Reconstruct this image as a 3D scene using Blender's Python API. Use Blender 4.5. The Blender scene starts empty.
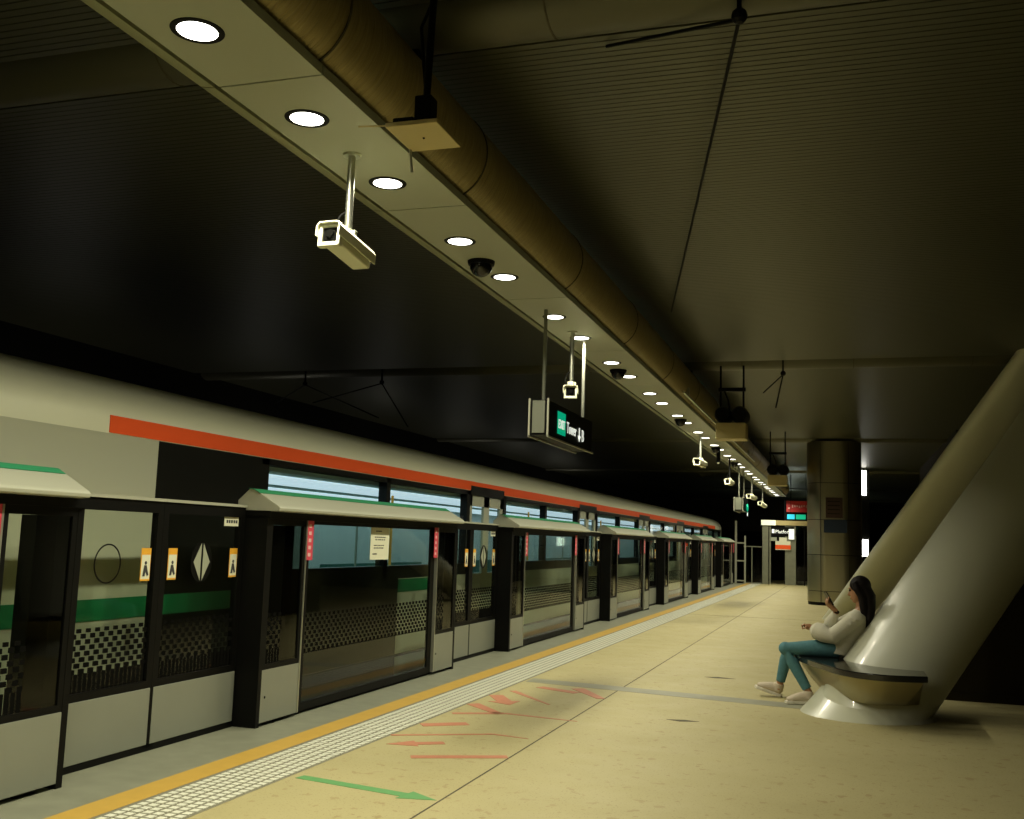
import bpy, bmesh, math, random
from mathutils import Vector, Matrix
random.seed(7)
C = bpy.context.scene.collection
PI = math.pi

# ---------------------------------------------------------------- camera, world, exposure
RT = Vector((0.95062, 0.30940, 0.0))     # replaced below from the solved vanishing points
def camera():
    f = 1025.0
    Yc = Vector((845 - 512, 550 - 409.5, f)).normalized()
    h = Vector((1, .0325, 0))
    D = Yc.cross(h).normalized()
    if D.y < 0: D = -D
    Xc = D.cross(Yc).normalized()
    if Xc.x < 0: Xc = -Xc
    Zc = -D
    R = [Xc, Yc, Zc]                                   # rows: world axes in camera coords (x right, y down, z forward)
    right = Vector([r.x for r in R]); down = Vector([r.y for r in R]); fwd = Vector([r.z for r in R])
    cd = bpy.data.cameras.new('camera'); co = bpy.data.objects.new('camera', cd); C.objects.link(co)
    m = Matrix((right, -down, -fwd)).transposed().to_4x4()
    m.translation = Vector((0, 0, 1.5))
    co.matrix_world = m
    cd.sensor_width = 36; cd.lens = f / 1024 * 36; cd.clip_end = 200; cd.clip_start = .05
    bpy.context.scene.camera = co
camera()
sc = bpy.context.scene
sc.view_settings.view_transform = 'Standard'; sc.view_settings.look = 'None'
sc.view_settings.gamma = 1; sc.view_settings.use_curve_mapping = False
sc.view_settings.exposure = 0.0
w = bpy.data.worlds.new('world'); sc.world = w; w.use_nodes = True
w.node_tree.nodes['Background'].inputs[0].default_value = (.9, .95, .6, 1)
w.node_tree.nodes['Background'].inputs[1].default_value = 0.002
LAMP_W = 29.0
LAMP_COL = (1.0, .95, .74)

# ---------------------------------------------------------------- materials
def mat(name, col, rough=.6, metal=0, emit=None, es=0, spec=.5, noise=0, nscale=20, bump=0, bscale=200, coat=0):
    m = bpy.data.materials.new(name); m.use_nodes = True
    nt = m.node_tree; b = nt.nodes['Principled BSDF']
    b.inputs['Base Color'].default_value = (*col, 1); b.inputs['Roughness'].default_value = rough
    b.inputs['Metallic'].default_value = metal; b.inputs['Specular IOR Level'].default_value = spec
    b.inputs['Coat Weight'].default_value = coat
    if emit: b.inputs['Emission Color'].default_value = (*emit, 1); b.inputs['Emission Strength'].default_value = es
    tc = nt.nodes.new('ShaderNodeTexCoord')
    if noise:
        n = nt.nodes.new('ShaderNodeTexNoise'); n.inputs['Scale'].default_value = nscale; n.inputs['Detail'].default_value = 5
        nt.links.new(tc.outputs['Object'], n.inputs['Vector'])
        mx = nt.nodes.new('ShaderNodeMix'); mx.data_type = 'RGBA'
        mx.inputs[6].default_value = (*[c * (1 - noise) for c in col], 1)
        mx.inputs[7].default_value = (*[min(1, c * (1 + noise)) for c in col], 1)
        nt.links.new(n.outputs['Fac'], mx.inputs[0]); nt.links.new(mx.outputs[2], b.inputs['Base Color'])
    if bump:
        n2 = nt.nodes.new('ShaderNodeTexNoise'); n2.inputs['Scale'].default_value = bscale
        nt.links.new(tc.outputs['Object'], n2.inputs['Vector'])
        bp = nt.nodes.new('ShaderNodeBump'); bp.inputs['Strength'].default_value = bump; bp.inputs['Distance'].default_value = .01
        nt.links.new(n2.outputs['Fac'], bp.inputs['Height']); nt.links.new(bp.outputs[0], b.inputs['Normal'])
    return m

def mth(nt, op, a, b=None):
    n = nt.nodes.new('ShaderNodeMath'); n.operation = op
    for i, v in enumerate((a, b)):
        if v is None: continue
        if isinstance(v, (int, float)): n.inputs[i].default_value = v
        else: nt.links.new(v, n.inputs[i])
    return n.outputs[0]

def floor_mat():
    m = mat('terrazzo', (.50, .43, .225), .5, spec=.3)
    nt = m.node_tree; b = nt.nodes['Principled BSDF']
    tc = nt.nodes.new('ShaderNodeTexCoord')
    def nz(s, d=4):
        n = nt.nodes.new('ShaderNodeTexNoise'); n.inputs['Scale'].default_value = s; n.inputs['Detail'].default_value = d
        nt.links.new(tc.outputs['Object'], n.inputs['Vector']); return n.outputs['Fac']
    def mix(f, a, c):
        x = nt.nodes.new('ShaderNodeMix'); x.data_type = 'RGBA'; nt.links.new(f, x.inputs[0])
        for i, v in ((6, a), (7, c)):
            if isinstance(v, tuple): x.inputs[i].default_value = (*v, 1)
            else: nt.links.new(v, x.inputs[i])
        return x.outputs[2]
    base = mix(nz(.9), (.34, .295, .135), (.43, .38, .19))
    fine = mth(nt, 'GREATER_THAN', nz(70, 2), .64)
    spk = mix(mth(nt, 'MULTIPLY', fine, .5), base, (.20, .15, .06))
    st = mth(nt, 'MULTIPLY', mth(nt, 'GREATER_THAN', nz(11, 8), .63), mth(nt, 'MULTIPLY', nz(.7, 2), .9))
    nt.links.new(mix(st, spk, (.26, .18, .07)), b.inputs['Base Color'])
    nt.links.new(mth(nt, 'ADD', mth(nt, 'MULTIPLY', nz(3), .3), .42), b.inputs['Roughness'])
    return m

def duct_mat():
    m = mat('duct_lagging', (.34, .27, .105), .40, .5)
    nt = m.node_tree; b = nt.nodes['Principled BSDF']; tc = nt.nodes.new('ShaderNodeTexCoord')
    mp = nt.nodes.new('ShaderNodeMapping'); mp.inputs['Scale'].default_value = (5, 55, 5); mp.inputs['Rotation'].default_value = (0, 0, .35)
    n = nt.nodes.new('ShaderNodeTexNoise'); n.inputs['Scale'].default_value = 1; n.inputs['Detail'].default_value = 4; n.inputs['Distortion'].default_value = .6
    nt.links.new(tc.outputs['Object'], mp.inputs[0]); nt.links.new(mp.outputs[0], n.inputs['Vector'])
    bp = nt.nodes.new('ShaderNodeBump'); bp.inputs['Strength'].default_value = .7; bp.inputs['Distance'].default_value = .02
    nt.links.new(n.outputs['Fac'], bp.inputs['Height']); nt.links.new(bp.outputs[0], b.inputs['Normal'])
    mx = nt.nodes.new('ShaderNodeMix'); mx.data_type = 'RGBA'; nt.links.new(n.outputs['Fac'], mx.inputs[0])
    mx.inputs[6].default_value = (.20, .15, .05, 1); mx.inputs[7].default_value = (.50, .41, .18, 1)
    nt.links.new(mx.outputs[2], b.inputs['Base Color'])
    return m

def glass_mat(name, tint=(.90, .93, .89), frit=None, refl=1.36):
    """clear pane: tinted transparency plus fresnel gloss; optional printed dots and bars in the pane's own y/z"""
    m = bpy.data.materials.new(name); m.use_nodes = True; nt = m.node_tree; nt.nodes.clear()
    out = nt.nodes.new('ShaderNodeOutputMaterial')
    tr = nt.nodes.new('ShaderNodeBsdfTransparent'); tr.inputs[0].default_value = (*tint, 1)
    gl = nt.nodes.new('ShaderNodeBsdfGlossy'); gl.inputs['Roughness'].default_value = .03; gl.inputs[0].default_value = (1, 1, 1, 1)
    fr = nt.nodes.new('ShaderNodeFresnel'); fr.inputs[0].default_value = refl
    ge = nt.nodes.new('ShaderNodeNewGeometry')
    ff = mth(nt, 'MULTIPLY', fr.outputs[0], mth(nt, 'SUBTRACT', 1.0, ge.outputs['Backfacing']))
    mx = nt.nodes.new('ShaderNodeMixShader'); nt.links.new(ff, mx.inputs[0])
    nt.links.new(tr.outputs[0], mx.inputs[1]); nt.links.new(gl.outputs[0], mx.inputs[2])
    last = mx.outputs[0]
    if frit:
        z0, zb, z1, p = frit
        tc = nt.nodes.new('ShaderNodeTexCoord'); sp = nt.nodes.new('ShaderNodeSeparateXYZ')
        nt.links.new(tc.outputs['Object'], sp.inputs[0]); y = sp.outputs['Y']; z = sp.outputs['Z']
        A = lambda *a: mth(nt, *a)
        u = A('DIVIDE', A('ADD', y, 50.0), p); v = A('DIVIDE', A('SUBTRACT', z, zb), p * .42)
        row = A('FLOOR', v); off = A('MULTIPLY', A('MODULO', A('ADD', row, 100.0), 2.0), .5)
        fu = A('FRACT', A('ADD', u, off)); fv = A('FRACT', v)
        t = A('DIVIDE', A('SUBTRACT', z, zb), z1 - zb)                      # 0 at the bars, 1 at the top row
        wd = A('SUBTRACT', .54, A('MULTIPLY', t, .12))
        sq = A('MULTIPLY', A('LESS_THAN', fu, wd), A('LESS_THAN', fv, .82))
        sq = A('MULTIPLY', sq, A('MULTIPLY', A('GREATER_THAN', z, zb), A('LESS_THAN', z, z1)))
        bar = A('MULTIPLY', A('LESS_THAN', A('FRACT', A('MULTIPLY', u, 2.0)), .72), A('MULTIPLY', A('LESS_THAN', z, zb), A('GREATER_THAN', z, z0)))
        fac = A('MAXIMUM', sq, bar)
        bk = nt.nodes.new('ShaderNodeBsdfDiffuse'); bk.inputs[0].default_value = (.006, .006, .005, 1)
        m2 = nt.nodes.new('ShaderNodeMixShader'); nt.links.new(fac, m2.inputs[0])
        nt.links.new(last, m2.inputs[1]); nt.links.new(bk.outputs[0], m2.inputs[2]); last = m2.outputs[0]
    nt.links.new(last, out.inputs[0])
    return m

M = dict(
    floor=floor_mat(),
    edge=mat('edge_concrete', (.20, .205, .14), .5, noise=.25, nscale=6),
    yellow=mat('yellow_line', (.48, .30, .05), .5, noise=.12, nscale=9),
    tact_base=mat('tactile_base', (.19, .18, .12), .5),
    tact=mat('tactile_white', (.66, .66, .52), .45),
    joint=mat('joint_dark', (.06, .05, .02), .8),
    floor_band=mat('grey_band', (.23, .225, .15), .5, noise=.3, nscale=3),
    red_paint=mat('red_paint', (.44, .17, .085), .6, noise=.2, nscale=25),
    green_paint=mat('green_paint', (.10, .28, .085), .6, noise=.15, nscale=25),
    ceil=mat('ceiling_slat', (.070, .070, .040), .42, .4),
    ceil_back=mat('ceiling_void', (.010, .010, .006), .9),
    ceil_smooth=mat('ceiling_tube', (.085, .082, .048), .45, .3),
    strip=mat('strip_panel', (.36, .375, .28), .45),
    strip_lip=mat('strip_lip', (.34, .34, .20), .4, .3),
    duct=duct_mat(),
    black=mat('black_paint', (.004, .004, .003), .5, spec=.12),
    blackg=mat('black_gloss', (.006, .006, .005), .12),
    grey=mat('kick_grey', (.27, .285, .22), .42, .25, noise=.06, nscale=3),
    greyd=mat('sign_grey', (.16, .17, .12), .5),
    cover=mat('cover_cream', (.40, .405, .30), .4),
    green=mat('green_trim', (.03, .26, .11), .4),
    alu=mat('aluminium', (.55, .56, .45), .32, .8),
    white=mat('white_enamel', (.72, .72, .52), .4),
    cream=mat('cream_plate', (.50, .41, .18), .5),
    redstk=mat('red_sticker', (.62, .06, .09), .5),
    pinkstk=mat('pink_mark', (.75, .45, .42), .5),
    yelstk=mat('orange_sticker', (.80, .40, .03), .5),
    paper=mat('paper', (.72, .72, .52), .7),
    ink=mat('ink', (.03, .03, .03), .7),
    diamond=mat('grey_diamond', (.36, .38, .27), .5),
    lamp=mat('lamp_diffuser', (1, 1, 1), .5, emit=(1, .98, .88), es=6),
    lamp_in=mat('lamp_reflector', (.7, .7, .65), .2, .9),
    train=mat('train_silver', (.56, .57, .41), .36, .25),
    train_roof_lit=mat('train_roof_lit', (.80, .81, .58), .42, .1),  # train silver made lighter, putting the roof's missing light into the colour
    train_blk=mat('train_black', (.008, .008, .006), .3, spec=.25),
    train_red=mat('train_red', (.92, .115, .025), .4, spec=.2),
    train_grn=mat('train_green', (.01, .15, .05), .35),
    t_int=mat('train_lining', (.74, .82, .78), .5),
    t_lamp=mat('train_lamp', (1, 1, 1), .5, emit=(.66, .80, .88), es=.95),
    seat=mat('train_seat', (.03, .16, .12), .5),
    strut=mat('strut_white', (.46, .46, .34), .32, coat=.08),
    steel=mat('bench_steel', (.38, .33, .18), .32, .75),
    slab=mat('bench_granite', (.010, .010, .009), .10),
    pillar=mat('pillar_cladding', (.38, .35, .23), .28, .92),
    dark=mat('dark_wall', (.022, .018, .009), .8, spec=.15),
    darker=mat('dark_brown_panel', (.022, .017, .006), .8, spec=.1),
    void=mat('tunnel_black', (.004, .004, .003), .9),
    skin=mat('skin', (.36, .18, .085), .5),
    hair=mat('hair', (.008, .005, .004), .6, spec=.15, bump=.6, bscale=60),
    knit=mat('knit_cream', (.58, .55, .42), .85, bump=.4, bscale=90),
    jeans=mat('denim_blue', (.065, .18, .20), .8, noise=.25, nscale=30),
    shoe=mat('shoe_canvas', (.50, .42, .30), .7),
    sole=mat('shoe_sole', (.62, .58, .46), .6),
    screen=mat('phone_black', (.01, .01, .01), .2),
    lip=mat('lip', (.30, .08, .05), .5),
    signgreen=mat('sign_green', (.0, .30, .16), .5, emit=(.0, .55, .28), es=.55),
    signwhite=mat('sign_white', (.8, .8, .75), .5, emit=(.85, .9, .8), es=.8),
    signred=mat('sign_red', (.35, .02, .02), .5, emit=(.6, .02, .01), es=.06),
    signcyan=mat('sign_cyan', (.02, .4, .6), .5, emit=(.03, .6, .8), es=.6),
    lobby=mat('lobby_glow', (.7, .7, .6), .5, emit=(.75, .8, .5), es=.9),
    faintred=mat('faint_red_panel', (.05, .02, .011), .5),
    faintblue=mat('faint_blue_panel', (.010, .022, .045), .4),
    glass=glass_mat('clear_glass'),
    glass_dk=glass_mat('smoked_glass', (.42, .44, .38)),
    frit_door=glass_mat('door_glass', frit=(.44, .585, .86, .085)),
    frit_big=glass_mat('gate_glass', (.86, .92, .88), frit=(.49, .50, .82, .085)),
    t_glass=glass_mat('train_glass', (.86, .91, .92)),
)

# ---------------------------------------------------------------- mesh helpers
class MB:
    def __init__(s): s.v = []; s.f = []
    def box(s, x0, x1, y0, y1, z0, z1):
        b = len(s.v)
        s.v += [(x, y, z) for x in (x0, x1) for y in (y0, y1) for z in (z0, z1)]
        s.f += [tuple(b + i for i in q) for q in ((0, 1, 3, 2), (4, 6, 7, 5), (0, 4, 5, 1), (2, 3, 7, 6), (0, 2, 6, 4), (1, 5, 7, 3))]
        return s
    def prism_y(s, prof, y0, y1):                     # closed profile in x,z extruded along y
        b = len(s.v); n = len(prof)
        s.v += [(x, y0, z) for x, z in prof] + [(x, y1, z) for x, z in prof]
        s.f += [(b + i, b + (i + 1) % n, b + n + (i + 1) % n, b + n + i) for i in range(n)]
        s.f += [tuple(b + i for i in reversed(range(n))), tuple(b + n + i for i in range(n))]
        return s
    def prism_z(s, poly, z0, z1):
        b = len(s.v); n = len(poly)
        s.v += [(x, y, z0) for x, y in poly] + [(x, y, z1) for x, y in poly]
        s.f += [(b + i, b + (i + 1) % n, b + n + (i + 1) % n, b + n + i) for i in range(n)]
        s.f += [tuple(b + i for i in reversed(range(n))), tuple(b + n + i for i in range(n))]
        return s
    def prism_x(s, poly, x0, x1):                     # poly in y,z
        b = len(s.v); n = len(poly)
        s.v += [(x0, y, z) for y, z in poly] + [(x1, y, z) for y, z in poly]
        s.f += [(b + i, b + (i + 1) % n, b + n + (i + 1) % n, b + n + i) for i in range(n)]
        s.f += [tuple(b + i for i in reversed(range(n))), tuple(b + n + i for i in range(n))]
        return s
    def tube(s, pts, rad, n=12, cap=True):
        pts = [Vector(p) for p in pts]
        if not isinstance(rad, (list, tuple)): rad = [rad] * len(pts)
        b = len(s.v); ref = None
        for i, p in enumerate(pts):
            d = (pts[min(i + 1, len(pts) - 1)] - pts[max(i - 1, 0)]).normalized()
            if ref is None: ref = Vector((0, 0, 1)) if abs(d.z) < .9 else Vector((1, 0, 0))
            u = (ref - d * ref.dot(d)).normalized(); v = d.cross(u); ref = u
            r = rad[i]; ra, rb = r if isinstance(r, tuple) else (r, r)
            for k in range(n):
                a = 2 * PI * k / n; q = p + u * (ra * math.cos(a)) + v * (rb * math.sin(a)); s.v.append(tuple(q))
        for i in range(len(pts) - 1):
            for k in range(n):
                s.f.append((b + i * n + k, b + i * n + (k + 1) % n, b + (i + 1) * n + (k + 1) % n, b + (i + 1) * n + k))
        if cap:
            s.f.append(tuple(b + k for k in reversed(range(n)))); s.f.append(tuple(b + (len(pts) - 1) * n + k for k in range(n)))
        return s
    def lathe(s, prof, c=(0, 0, 0), n=32, axis='z'):
        b = len(s.v)
        for r, h in prof:
            for k in range(n):
                a = 2 * PI * k / n; x, y = r * math.cos(a), r * math.sin(a)
                q = (x, y, h) if axis == 'z' else ((x, h, y) if axis == 'y' else (h, x, y))
                s.v.append((q[0] + c[0], q[1] + c[1], q[2] + c[2]))
        for i in range(len(prof) - 1):
            for k in range(n):
                s.f.append((b + i * n + k, b + i * n + (k + 1) % n, b + (i + 1) * n + (k + 1) % n, b + (i + 1) * n + k))
        s.f.append(tuple(b + k for k in reversed(range(n)))); s.f.append(tuple(b + (len(prof) - 1) * n + k for k in range(n)))
        return s
    def ball(s, c, r, n=16, sc=(1, 1, 1), rot=None):
        b = len(s.v); m = n // 2
        for i in range(m + 1):
            t = PI * i / m
            for k in range(n):
                a = 2 * PI * k / n
                q = Vector((r * sc[0] * math.sin(t) * math.cos(a), r * sc[1] * math.sin(t) * math.sin(a), r * sc[2] * math.cos(t)))
                if rot: q = rot @ q
                s.v.append(tuple(q + Vector(c)))
        for i in range(m):
            for k in range(n):
                s.f.append((b + i * n + k, b + (i + 1) * n + k, b + (i + 1) * n + (k + 1) % n, b + i * n + (k + 1) % n))
        return s
    def build(s, name, m, parent=None, smooth=False, bevel=0, loc=None):
        me = bpy.data.meshes.new(name); me.from_pydata(s.v, [], s.f)
        bm = bmesh.new(); bm.from_mesh(me); bmesh.ops.remove_doubles(bm, verts=bm.verts, dist=1e-6)
        bmesh.ops.recalc_face_normals(bm, faces=bm.faces)
        if smooth:
            for f_ in bm.faces: f_.smooth = True
            for e in bm.edges:
                if len(e.link_faces) == 2 and e.calc_face_angle(0) > .7: e.smooth = False
        bm.to_mesh(me); bm.free()
        me.materials.append(M[m] if isinstance(m, str) else m)
        o = bpy.data.objects.new(name, me); C.objects.link(o)
        if parent: o.parent = parent
        if loc: o.location = loc
        if bevel:
            bv = o.modifiers.new('bevel', 'BEVEL'); bv.width = bevel; bv.segments = 2; bv.limit_method = 'ANGLE'
        return o

def tag(o, label=None, cat=None, group=None, kind=None):
    if label: o['label'] = label
    if cat: o['category'] = cat
    if group: o['group'] = group
    if kind: o['kind'] = kind
    return o
def empty(name, loc, label, cat, group=None, rot=(0, 0, 0)):
    o = bpy.data.objects.new(name, None); C.objects.link(o); o.location = loc; o.rotation_euler = rot
    return tag(o, label, cat, group)
def struct(o): o['kind'] = 'structure'; return o
def dup(root, loc, label):
    def cp(o, par):
        c = o.copy(); C.objects.link(c)
        if par: c.parent = par
        for ch in o.children: cp(ch, c)
        return c
    kids = {}
    c = cp(root, None); c.location = loc; c['label'] = label
    return c
def text(name, s, size, m, loc, rot, parent=None, ext=.002, align='LEFT', sx=1.0):
    cu = bpy.data.curves.new(name, 'FONT'); cu.body = s; cu.size = size; cu.extrude = ext; cu.align_x = align
    cu.resolution_u = 2
    t = bpy.data.objects.new('tmp', cu); C.objects.link(t)
    me = bpy.data.meshes.new_from_object(t.evaluated_get(bpy.context.evaluated_depsgraph_get())); me.name = name
    bpy.data.objects.remove(t)
    me.transform(Matrix.Scale(sx, 4, (1, 0, 0)))
    me.materials.clear(); me.materials.append(M[m])
    o = bpy.data.objects.new(name, me); C.objects.link(o); o.location = loc; o.rotation_euler = rot
    if parent: o.parent = parent
    return o
ORD = ['first', 'second', 'third', 'fourth', 'fifth', 'sixth', 'seventh', 'eighth', 'ninth', 'tenth', 'eleventh', 'twelfth',
       'thirteenth', 'fourteenth', 'fifteenth', 'sixteenth', 'seventeenth', 'eighteenth', 'nineteenth', 'twentieth',
       'twenty-first', 'twenty-second', 'twenty-third', 'twenty-fourth', 'twenty-fifth', 'twenty-sixth', 'twenty-seventh',
       'twenty-eighth', 'twenty-ninth', 'thirtieth', 'thirty-first', 'thirty-second', 'thirty-third', 'thirty-fourth', 'thirty-fifth', 'thirty-sixth']

# ---------------------------------------------------------------- the platform
YN, YF = -4.0, 44.0
struct(MB().box(-3.28, 9, YN, 72, -.25, 0).build('floor', 'floor'))
tag(MB().box(-4.62, -3.92, YN, YF, -.25, 0).build('trim_1', 'edge'), 'grey concrete strip between the gates and the yellow line', kind='structure')
tag(MB().box(-3.92, -3.72, YN, YF, -.25, .002).build('trim_2', 'yellow'), 'yellow waiting line along the platform edge', kind='structure')
tb = MB().box(-3.72, -3.28, YN, YF, -.25, .001).build('trim_3', 'tact_base'); tag(tb, 'tactile paving strip', kind='structure')
td = MB(); y = -1.0
while y < YF - .05:
    for i in range(6):
        x = -3.68 + i * .0665
        td.box(x, x + .046, y, y + .046, 0, .005)
    y += .0665
struct(td.build('trim_4', 'tact'))
j = MB().box(-2.226, -2.214, YN, YF, -.1, .0012)
for yy in (22.9,): j.box(-3.28, 9, yy, yy + .012, -.1, .0012)
struct(j.build('trim_5', 'joint'))
struct(MB().prism_z([(-3.25, 10.72), (-.35, 10.30), (-.35, 10.62), (-3.25, 11.02)], -.05, .0016).build('trim_6', 'floor_band'))  # flat grey band across the floor, ending at the bench
struct(MB().prism_z([(-1.48, 9.10), (-1.36, 9.05), (-1.2, 9.12), (-1.33, 9.15)], -.01, .0018)
       .prism_z([(-1.55, 12.2), (-1.42, 12.15), (-1.2, 12.2), (-1.4, 12.27)], -.01, .0018).build('trim_7', 'joint'))
def arrow(p0, p1, w_, head, m, label, taper=1.0):
    p0 = Vector(p0); p1 = Vector(p1); d = (p1 - p0); L = d.length; d.normalize(); n = Vector((-d.y, d.x))
    q = []
    def a(t, s): v = p0 + d * t + n * s; q.append((v.x, v.y))
    h = w_ / 2
    if head:
        a(0, h); a(L - .22, h); a(L - .22, w_ * 1.1); a(L, 0); a(L - .22, -w_ * 1.1); a(L - .22, -h); a(0, -h)
    else:
        a(0, h); a(L, h * taper); a(L, -h * taper); a(0, -h)
    o = MB().prism_z(q, 0, .0025).build('floor_arrow' if head else 'floor_marking', m)
    tag(o, label, 'floor marking', 'painted markings on the platform floor')
arrow((-3.22, 5.87), (-2.24, 5.70), .085, True, 'green_paint', 'green painted arrow on the platform floor pointing right')
arrow((-2.81, 7.26), (-3.17, 7.03), .09, True, 'red_paint', 'short red arrow on the floor pointing left to the gates')
arrow((-2.84, 6.71), (-2.24, 7.01), .085, False, 'red_paint', 'red bar on the floor nearest to the green arrow')
arrow((-3.28, 7.35), (-2.60, 7.75), .04, False, 'red_paint', 'thin long red line on the floor beyond the short red arrow')
arrow((-2.60, 7.75), (-2.30, 7.70), .035, False, 'red_paint', 'faded thin end of the long red line on the floor', .3)
arrow((-3.24, 7.85), (-2.93, 8.08), .12, False, 'red_paint', 'short thick red bar on the floor beside the tactile strip')
arrow((-3.22, 8.48), (-2.82, 8.70), .07, False, 'red_paint', 'medium red line on the floor meeting a slanted red arrow')
arrow((-2.82, 8.70), (-2.15, 8.62), .05, False, 'red_paint', 'long thin red line crossing the floor joint', .3)
arrow((-3.24, 9.05), (-2.86, 8.66), .13, False, 'red_paint', 'slanted red wedge on the floor at the tactile strip', .6)
arrow((-3.22, 9.65), (-2.92, 9.15), .14, True, 'red_paint', 'small red arrow on the floor pointing toward the camera')
arrow((-3.16, 10.0), (-2.60, 9.35), .07, False, 'red_paint', 'thin slanted red line just before the grey floor band', .3)
arrow((-3.0, 10.4), (-2.55, 10.2), .12, False, 'red_paint', 'faint red mark on the near edge of the grey floor band')
arrow((-2.62, 10.5), (-2.25, 9.95), .14, False, 'red_paint', 'red wedge beside the floor joint at the grey band', .6)

# ---------------------------------------------------------------- ceiling: slatted bays between cross tubes
TUBES = [5.42, 17.2, 29.5, 41.7, 54.0, 66.2]
cl = MB(); yy = -4.0
while yy < 70:
    if not any(t - .40 < yy + .03 < t + .24 for t in TUBES): cl.box(-12, 9, yy, yy + .058, 4.5, 4.53)
    yy += .068
struct(cl.build('ceiling', 'ceil'))
struct(MB().box(-12.2, 9.2, YN, 72, 4.62, 4.72).build('ceiling', 'ceil_back'))
for t in TUBES:
    o = MB().tube([(-12, t, 4.68), (9, t, 4.68)], .26, 28).build('ceiling_beam', 'ceil_smooth', smooth=True); struct(o)
    g = MB()
    for xx in (-9.2, -6.7, -4.2, -1.6, .15, 1.9, 4.4): g.tube([(xx, t, 4.68), (xx + .012, t, 4.68)], .263, 28)
    struct(g.build('ceiling_seam', 'joint', o))
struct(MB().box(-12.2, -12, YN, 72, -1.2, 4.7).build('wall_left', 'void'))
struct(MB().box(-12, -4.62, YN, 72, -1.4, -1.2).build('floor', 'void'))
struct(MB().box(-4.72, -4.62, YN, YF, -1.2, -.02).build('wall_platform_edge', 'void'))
struct(MB().box(7, 7.2, YN, 72, 0, 4.7).build('wall_right', 'dark'))
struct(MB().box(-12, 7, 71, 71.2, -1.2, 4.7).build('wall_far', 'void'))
struct(MB().box(-12.2, 9, YN - .2, YN, -1.2, 4.7).build('wall_back', 'dark'))

def cable(pts, label, node=True):
    o = empty('brace_cable', pts[0], label, 'cable', 'bracing cables below the ceiling')
    P0 = Vector(pts[0])
    for p in pts[1:]:
        MB().tube([(0, 0, 0), tuple(Vector(p) - P0)], .011, 8).build('strand', 'black', o)
    MB().ball((0, 0, .02), .045, 12).box(-.012, .012, -.012, .012, 0, 4.615 - P0.z).build('node', 'black', o)
cable([(-.52, 5.32, 4.32), (-1.35, 5.75, 4.48), (-2.05, 12.6, 4.40)], 'bracing cable with two strands hanging from the nearest ceiling beam')
cable([(-.93, 16.9, 4.28), (-1.25, 17.0, 4.0), (-1.05, 17.0, 3.75)], 'bracing cable node behind the twin drum unit, right of the duct')
cable([(-9.62, 16.9, 4.25), (-10.4, 17.2, 3.95), (-8.4, 17.6, 3.7)], 'leftmost bracing cable node above the train')
cable([(-8.04, 16.9, 4.25), (-9.6, 17.2, 3.95), (-7.7, 17.4, 3.5)], 'bracing cable node above the train, right of the leftmost one')

# ---------------------------------------------------------------- lighting strip, duct, downlights
ZS = 3.6
strip = MB(); SE = [-4.0, -1.1, 1.5, 4.0, 5.9] + [5.9 + 2.52 * k for k in range(1, 16)]
for a, b in zip(SE, SE[1:]):
    strip.box(-2.83, -2.28, a + .006, b - .006, ZS, ZS + .05)
struct(strip.build('ceiling_strip', 'strip'))
lip = MB()
for a, b in zip(SE, SE[1:]):
    lip.prism_y([(-2.86, 3.602), (-2.93, 3.612), (-2.985, 3.65), (-3.0, 3.71), (-2.985, 3.77), (-2.86, 3.80)], a + .005, b - .005)
struct(lip.build('ceiling_lip', 'strip_lip', smooth=True))
struct(MB().box(-2.97, -2.70, YN, SE[-1], 3.66, 3.74).build('ceiling_tray', 'black'))
duct = MB().tube([(-2.45, YN, 3.935), (-2.45, SE[-1], 3.935)], .30, 40).build('ceiling_duct', 'duct', smooth=True)
tag(duct, 'long round brown lagged duct above the light strip', 'duct')
for a in SE[1:-1]:
    MB().lathe([(.29, a - .006), (.306, a - .006), (.306, a + .006), (.29, a + .006)], (-2.45, 0, 3.935), 48, 'y').build('joint_band', 'joint', duct)
for a in TUBES[:4]:
    MB().box(-2.47, -2.43, a - .03, a + .03, 4.2, 4.45).build('hanger', 'black', duct)

LY = [-1.0, .5, 1.6, 2.6, 3.49, 4.43, 5.41, 6.64, 7.66]
k = 1
while 6.64 + 2.52 * k < 43: LY += [6.64 + 2.52 * k, 7.66 + 2.52 * k]; k += 1
def downlight():
    r = empty('downlight', (0, 0, 0), '', 'ceiling light', 'round downlights in the ceiling strip')
    MB().lathe([(.085, -.004), (.112, -.004), (.115, .002), (.085, .002)], (0, 0, 0), 36).build('rim', 'black', r, True)
    MB().lathe([(.0, -.0045), (.086, -.0045), (.088, -.001), (0, -.001)], (0, 0, 0), 36).build('diffuser', 'lamp', r, True)
    return r
d0 = downlight(); vis = 0
def area(loc, W, size, col=LAMP_COL, rot=(0, 0, 0), spread=2.5):  # makes the downlights and also the added uplights and ceiling fill
    l = bpy.data.lights.new('downlight_and_fill', 'AREA'); l.shape = 'DISK'; l.size = size; l.energy = W; l.color = col; l.spread = spread
    o = bpy.data.objects.new('downlight_and_fill', l); C.objects.link(o); o.location = loc; o.rotation_euler = rot; return o
for i, yy in enumerate(LY):
    area((-2.6, yy, ZS - .012), LAMP_W, .16)
    if yy < 3: continue
    lab = ('round downlight in the ceiling strip, the %s from the camera end' % ORD[vis])
    if vis == 0: o = d0; o.location = (-2.6, yy, ZS); o['label'] = lab
    else: o = dup(d0, (-2.6, yy, ZS), lab)
    vis += 1

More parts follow.
